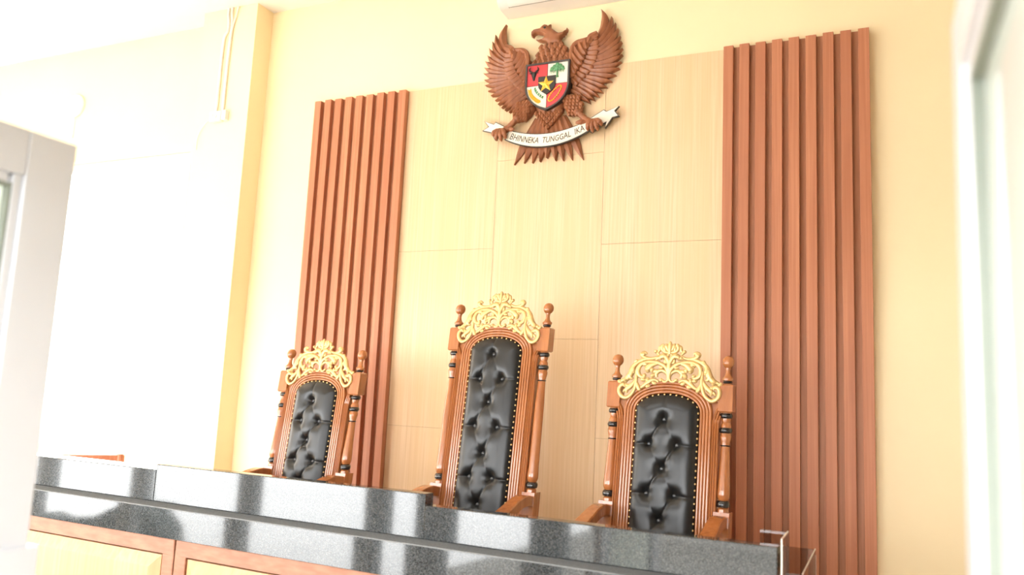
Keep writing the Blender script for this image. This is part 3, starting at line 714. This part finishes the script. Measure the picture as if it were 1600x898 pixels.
# tail
tl = MB()
TT = [(-.236, -.495), (-.163, -.490), (-.103, -.494), (-.048, -.490), (.0, -.470), (.062, -.492), (.115, -.495), (.176, -.496), (.250, -.499)]
TR = [(-.085, -.19), (-.065, -.20), (-.045, -.21), (-.02, -.22), (.003, -.22), (.026, -.22), (.050, -.21), (.075, -.20), (.105, -.19)]
for i, (a, b) in enumerate(zip(TR, TT)):
    sgn = -1 if i < 4 else 1
    tl.blade(a, ((a[0]+b[0])/2, (a[1]+b[1])/2), b, .030*sgn, .016, -.012-.004*(4-abs(i-4)), 0, n=12, root=.55)
tl.build('tail', M['emblem'], em, smooth=35)
# body: scaled neck and belly
bo = MB()
neck = [(-.045, .304), (-.081, .280), (-.095, .250), (-.108, .215), (-.125, .15), (-.12, -.05), (-.085, -.16), (-.04, -.23), (.003, -.285), (.045, -.23), (.10, -.16), (.135, -.05), (.145, .15), (.136, .235), (.116, .286), (.085, .308), (.02, .310)]
bo.pillow(neck, -.005, .050, .022, .06)
def scale(mb, x, z, w, h, y, dx=0, dz=-1):
    L_ = math.hypot(dx, dz); dx, dz = dx/L_, dz/L_
    p0 = (x-dx*h, z-dz*h); p1 = (x+dx*h, z+dz*h)
    mb.blade(p0, (x, z), p1, w, .010, y, y+.02, n=6, root=.35, asym=.2, ylift=.010)
for r_ in range(8):
    z = .290-.025*r_; half = .070+.0105*r_; k = 5+r_//2
    for i in range(k):
        x = .012+(-half+2*half*(i+.5*(r_ % 2)*0+.0)/(k-1)) + (.012 if r_ % 2 else -.004)
        yy = -.040-.016*(1-((x-.012)/(half+.02))**2)
        scale(bo, x, z, .019, .024, yy, .25*(x-.012)/.1+.15, -1)
for r_ in range(6):
    z = -.165-.020*r_; half = .085-.0155*r_; k = 6-r_
    for i in range(k):
        x = .006+(-half+2*half*i/max(1, k-1) if k > 1 else 0)
        scale(bo, x, z, .016, .020, -.038-.01*(1-abs(x)/.1), 0, -1)
bo.build('body', M['emblem'], em, smooth=35)
# head
hd = MB()
head = [(-.131, .380), (-.147, .390), (-.152, .408), (-.146, .426), (-.126, .440), (-.100, .443), (-.080, .444), (-.066, .463), (-.057, .449), (-.040, .464), (-.031, .448), (-.010, .461), (-.009, .436), (.010, .420), (.030, .403), (.052, .390), (.072, .388), (.090, .394), (.100, .405), (.107, .420), (.115, .408), (.112, .392), (.104, .382), (.102, .372), (.092, .370), (.090, .359), (.078, .358), (.072, .347), (.066, .345), (.074, .330), (.085, .318), (.06, .30), (-.03, .30), (-.020, .315), (-.028, .324), (-.045, .332), (-.065, .337), (-.088, .345), (-.104, .355), (-.116, .368), (-.098, .363), (-.080, .361), (-.062, .367), (-.049, .376), (-.061, .386), (-.086, .397), (-.105, .403), (-.120, .400), (-.128, .390)]
hd.pillow(head, -.012, .034, .011, .034, base=.012)
hd.tube(spline([(-.062, -.050, .430), (-.052, -.058, .438), (-.038, -.060, .441), (-.020, -.056, .434)], 4), [.003]+[.006]*9+[.004, .003, .002], 8)
hd.tube(spline([(-.092, -.046, .418), (-.066, -.052, .409), (-.044, -.052, .398), (-.028, -.052, .384)], 4), [.003]+[.005]*10+[.003]*2, 8)
hd_o = hd.build('head', M['emblem'], em, smooth=60)
mb = MB(); mb.ball((-.040, -.056, .426), .0088, 14, 8, sy=.7); mb.build('eye', M['black'], hd_o, smooth=180)
for (x, z, a) in ((.070, .338, .5), (.088, .324, .5), (.100, .305, .6), (.115, .284, .6), (.128, .260, .7), (-.060, .318, -.5), (-.076, .296, -.6), (-.092, .268, -.7), (-.104, .240, -.7)):
    pass
# thighs, legs, claws
for s in (-1, 1):
    lg = MB(); X = lambda x, z: (s*x, z)
    lg.pillow([X(*p) for p in [(.09, -.12), (.13, -.05), (.19, -.055), (.222, -.10), (.238, -.165), (.215, -.185), (.185, -.195), (.165, -.205), (.13, -.175)]], -.01, .040, .020, .04)
    for r_ in range(6):
        for i in range(5):
            x = .118+.024*i+.010*r_-.012*(r_ % 2); z = -.072-.024*r_-.003*i
            if x < .236: scale(lg, s*x, z, .015, .019, -.048, s*.6, -1)
    lg.tube(spline([(s*.205, -.045, -.178), (s*.235, -.05, -.208), (s*.262, -.052, -.235), (s*.300, -.058, -.268)], 4), [.026]*3+[.020]*7+[.024]*3, 10)
    for k in range(6):
        u = k/5; c_ = (s*(.212+.082*u), -.052, -.186-.076*u)
        lg.ball(c_, .0225-.003*math.sin(PI*u), 10, 6)
    for q, (dx, dz, ln) in enumerate(((-.030, -.070, .9), (-.002, -.076, 1), (.028, -.070, 1), (.050, -.050, .8))):
        bx0, bz0 = (.309 if s < 0 else .334)+dx*.25, -.264
        p = spline([(s*bx0, -.070, bz0), (s*(bx0+dx*.5), -.096, bz0+dz*.38*ln), (s*(bx0+dx*.8), -.096, bz0+dz*.75*ln), (s*(bx0+dx*.9), -.078, bz0+dz*1.08*ln)], 4)
        lg.tube(p, [.016]*4+[.017]*3+[.015]*3+[.011, .007, .003], 8)
        for k in (3, 6): lg.ball(p[k], .0185, 8, 6)
    p = spline([(s*.285, -.06, -.262), (s*.245, -.075, -.266), (s*.215, -.085, -.272)], 4); lg.tube(p, [.015]*6+[.012, .008, .004], 8); lg.ball(p[4], .017, 8, 6)
    lg.build('leg', M['emblem'], em, smooth=50)
# ribbon
def zt(x): return -.320+.71*x*x
def zb(x): return -.401+.88*x*x
xs_t = [-.255+.53*i/24 for i in range(25)]; xs_b = [-.285+.59*i/24 for i in range(25)]
band = [(x, zt(x)) for x in xs_t]+[(x, zb(x)) for x in reversed(xs_b)]
strapL = [(-.230, -.285), (-.306, -.236), (-.370, -.200), (-.385, -.213), (-.453, -.184), (-.419, -.225), (-.461, -.246), (-.401, -.263), (-.371, -.313), (-.357, -.285), (-.326, -.285), (-.285, -.322)]
strapR = [(.245, -.282), (.304, -.242), (.390, -.195), (.408, -.208), (.486, -.180), (.459, -.206), (.484, -.240), (.447, -.246), (.404, -.310), (.413, -.270), (.376, -.287), (.312, -.330)]
def grow(poly, d):
    n = len(poly); A = sum(poly[i][0]*poly[(i+1) % n][1]-poly[(i+1) % n][0]*poly[i][1] for i in range(n)); sg = 1 if A > 0 else -1; out = []
    for i in range(n):
        p, a, b = Vector(poly[i]), Vector(poly[i-1]), Vector(poly[(i+1) % n])
        u, v = (p-a).normalized(), (b-p).normalized(); nu, nv = Vector((u.y, -u.x))*sg, Vector((v.y, -v.x))*sg
        m_ = nu+nv; m_ = m_/max(.35, m_.length_squared/2)/1 if m_.length > 1e-6 else nu
        if m_.length > 2.2: m_ = m_.normalized()*2.2
        out.append(tuple(p+m_*d))
    return out
rb = MB(); rb.prism(grow(band, .0055), -.045, -.066); rb.prism(grow(strapL, .005), -.030, -.050); rb.prism(grow(strapR, .005), -.030, -.050)
ro = rb.build('ribbon', M['rim'], em, smooth=0)
rw = MB(); rw.prism(band, -.060, -.0685); rw.prism(strapL, -.045, -.0525); rw.prism(strapR, -.045, -.0525)
rw.build('ribbon_face', M['cream'], ro, smooth=0)
cu = bpy.data.curves.new('motto', 'FONT'); cu.body = 'BHINNEKA  TUNGGAL  IKA'; cu.size = 1; cu.extrude = .02; cu.resolution_u = 3; cu.offset = .004
tmp = bpy.data.objects.new('motto', cu); COL.objects.link(tmp)
dg = bpy.context.evaluated_depsgraph_get(); me = bpy.data.meshes.new_from_object(tmp.evaluated_get(dg))
x0, x1 = min(v.co.x for v in me.vertices), max(v.co.x for v in me.vertices); y1 = max(v.co.y for v in me.vertices)
for v in me.vertices:
    u = (v.co.x-x0)/(x1-x0); x = -.245+.515*u; hgt_ = (v.co.y/y1)
    zc = (zt(x)+zb(x))/2; sl = (2*.795*x); z = zc-.0185+hgt_*.0385
    v.co = Vector((x-sl*(hgt_-.5)*.036+.006*(hgt_-.5), -.0690-(.0008 if v.co.z > 0 else 0), z))
bpy.data.objects.remove(tmp); bpy.data.curves.remove(cu)
vx = sorted(v.co.x for v in me.vertices); gaps = sorted(((b-a, (a+b)/2) for a, b in zip(vx, vx[1:])), reverse=True)[:2]
cutx = sorted(c for _, c in gaps)
for k in range(3):                       # one mesh for each word of the motto
    wb = MB(); mp = {}
    for p in me.polygons:
        if sum(p.center.x > c for c in cutx) != k: continue
        for i in p.vertices:
            if i not in mp: mp[i] = len(wb.v); wb.v.append(tuple(me.vertices[i].co))
        wb.f.append(tuple(mp[i] for i in p.vertices))
    wb.build('motto_word', M['ink'], ro, smooth=0)
bpy.data.meshes.remove(me)
# shield
sh = MB()
def shield(k=0.0, cx=.003):
    half = .155-k; zt_ = .168-k; pts = [(cx-half, zt_), (cx-half, .0)]
    cur = spline([(cx-half, .0), (cx-half*.93, -.045+k*.3), (cx-half*.74, -.092+k*.5), (cx-half*.42, -.133+k*.8), (cx, -.163+k*1.2)], 5)
    pts += cur[1:]; pts += [(2*cx-x, z) for x, z in reversed(cur[:-1])]; pts += [(cx+half, zt_)]
    return pts
outer, innr = shield(0), shield(.0115)
sh.prism(outer, -.015, -.072)
def ring_prism(mb, a, b, y0, y1):
    n = len(a); vs = [(x, y, z) for y in (y0, y1) for P in (a, b) for x, z in P]
    fs = []
    for i in range(n):
        j = (i+1) % n; fs += [(2*n+i, 2*n+j, 3*n+j, 3*n+i), (i, j, 2*n+j, 2*n+i), (n+i, n+j, 3*n+j, 3*n+i)]
    mb.add(vs, fs)
ring_prism(sh, outer, innr, -.07, -.084)
so = sh.build('shield', M['rim'], em, smooth=0)
# quarters
def clip(poly, f):
    out = []
    for i in range(len(poly)):
        a, b = poly[i-1], poly[i]; fa, fb = f(a), f(b)
        if (fa >= 0) != (fb >= 0):
            t_ = fa/(fa-fb); out.append((a[0]+(b[0]-a[0])*t_, a[1]+(b[1]-a[1])*t_))
        if fb >= 0: out.append(b)
    return out
zm, g_ = .014, .0022; cx = .003
for (sx, sz, mm, nm) in ((-1, 1, 'red', 'red_quarter'), (1, 1, 'cream', 'cream_quarter'), (-1, -1, 'cream', 'cream_quarter'), (1, -1, 'red', 'red_quarter')):
    p = clip(clip(innr, lambda q: sx*(q[0]-cx)-g_), lambda q: sz*(q[1]-zm)-g_)
    mb = MB(); mb.prism(p, -.070, -.0765); mb.build(nm, M[mm], so, smooth=0)
mb = MB(); cs = [(cx-.061, .070), (cx-.061, .018), (cx-.057, -.005), (cx-.040, -.030), (cx, -.056), (cx+.040, -.030), (cx+.057, -.005), (cx+.061, .018), (cx+.061, .070)]
mb.prism(cs, -.074, -.085); mb.build('centre_shield', M['black'], so, smooth=0)
mb = MB(); c0 = (cx-.005, .014); vs = [(c0[0], -.098, c0[1])]
for k in range(10):
    a = PI/2+k*PI/5; r = .058 if k % 2 == 0 else .024; vs.append((c0[0]+r*math.cos(a), -.0855, c0[1]+r*math.sin(a)))
mb.add(vs, [(0, 1+k, 1+(k+1) % 10) for k in range(10)]); mb.build('star', M['star'], so, smooth=0)
mb = MB()
mb.pillow([(-.116, .108), (-.106, .114), (-.084, .114), (-.072, .108), (-.077, .088), (-.083, .068), (-.086, .050), (-.100, .050), (-.104, .068), (-.111, .088)], -.076, .010, .008, .012)
for s in (-1, 1):
    mb.tube(spline([(-.094+s*.014, -.082, .112), (-.094+s*.028, -.083, .118), (-.094+s*.031, -.083, .130), (-.094+s*.024, -.083, .146)], 4), [.006]*5+[.005]*4+[.004, .003, .002, .001], 8)
    mb.tube([(-.094+s*.018, -.081, .104), (-.094+s*.032, -.081, .102)], [.005, .002], 8)
mb.build('bull_head', M['black'], so, smooth=60)
mb = MB()
for (x, z, r) in ((.072, .140, .016), (.052, .130, .015), (.092, .131, .016), (.036, .118, .014), (.108, .118, .014), (.072, .122, .018), (.055, .112, .013), (.090, .112, .013), (.028, .108, .009), (.117, .108, .009)):
    mb.ball((x, -.080, z), r, 10, 6, sy=.5)
mb.tube([(.073, -.080, .112), (.073, -.081, .085), (.073, -.081, .066), (.073, -.08, .056)], [.008, .0055, .006, .012], 8)
for k in range(12):
    x = .022+.0086*k
    if abs(x-.073) > .014: mb.tube([(x, -.079, .108), (x, -.079, .090-.004*(k % 2))], .0016, 5)
mb.build('banyan_tree', M['green'], so, smooth=60)
mb = MB()
spn = spline([(-.118, -.018), (-.108, -.045), (-.088, -.070), (-.060, -.092), (-.036, -.103)], 6)
for k in range(0, len(spn)-1, 2):
    (x, z), (x2, z2) = spn[k], spn[k+1]; d = math.hypot(x2-x, z2-z); ux, uz = (x2-x)/d, (z2-z)/d
    for s in (-1, 1):
        mb.blade((x, z), (x-ux*.004-s*uz*.007, z-uz*.004+s*ux*.007), (x-ux*.018-s*uz*.012, z-uz*.018+s*ux*.012), .0055, .006, -.076, -.075, n=5)
mb.tube([(x, -.079, z) for x, z in spn], .002, 6); mb.build('rice_ear', M['star'], so, smooth=50)
mb = MB(); spn = spline([(-.088, -.008), (-.078, -.028), (-.062, -.048), (-.042, -.066), (-.022, -.080)], 6)
mb.tube([(x, -.078, z) for x, z in spn], .0018, 6)
for k in range(1, len(spn)-1, 4):
    x, z = spn[k]; mb.ball((x+.006, -.079, z+.007), .006, 8, 6, sy=.6); mb.tube([(x, -.078, z), (x+.010, -.079, z+.001)], [.003, .001], 6)
mb.build('cotton_sprig', M['green'], so, smooth=60)
mb = MB()
c0, ax, ln, wd = (.062, -.053), Vector((.66, .75)).normalized(), .062, .022; pv = Vector((-ax.y, ax.x))
ell = []
for k in range(48):
    a = 2*PI*k/48; q = ax*(ln*math.cos(a))+pv*(wd*math.sin(a)*(1-.15*math.cos(a))); ell.append((c0[0]+q.x, c0[1]+q.y))
for k in range(0, 48, 2):
    x, z = ell[k]; x2, z2 = ell[(k+1) % 48]
    mb.ball((x, -.079, z), .0056, 8, 6, sy=.8)
mb.tube([(x, -.078, z) for x, z in ell+[ell[0]]], .0028, 6, cap=False)
mb.build('gold_chain', M['star'], so, smooth=60)

# ------------------------------------------------------------------ light, camera, colour
w = bpy.data.worlds.new('overcast_daylight'); SC.world = w; w.use_nodes = True
bg = w.node_tree.nodes['Background']; bg.inputs[0].default_value = (.97, .985, 1.0, 1); bg.inputs[1].default_value = 15

cam = bpy.data.cameras.new('camera'); co = bpy.data.objects.new('camera', cam); COL.objects.link(co)
yaw, pitch, roll = .4283, .1397, .0469
f = Vector((-math.sin(yaw)*math.cos(pitch), math.cos(yaw)*math.cos(pitch), math.sin(pitch)))
rt = Vector((math.cos(yaw), math.sin(yaw), 0)); u = rt.cross(f)
r2 = rt*math.cos(roll)+u*math.sin(roll); u2 = -rt*math.sin(roll)+u*math.cos(roll)
m = Matrix((r2, u2, -f)).transposed().to_4x4(); m.translation = (2.3398, -4.7883, 1.6)
co.matrix_world = m
cam.sensor_width = 36; cam.lens = 36*1269.26/1600; cam.clip_start = .02
cam.dof.use_dof = True; cam.dof.focus_distance = 4.4; cam.dof.aperture_fstop = 1.9
SC.camera = co
SC.view_settings.view_transform = 'Standard'; SC.view_settings.look = 'None'
SC.view_settings.exposure = .2; SC.view_settings.gamma = 1; SC.view_settings.use_curve_mapping = False
SC.cycles.max_bounces = 10; SC.cycles.diffuse_bounces = 6; SC.cycles.transparent_max_bounces = 16
SC.cycles.sample_clamp_indirect = 8; SC.cycles.caustics_reflective = False
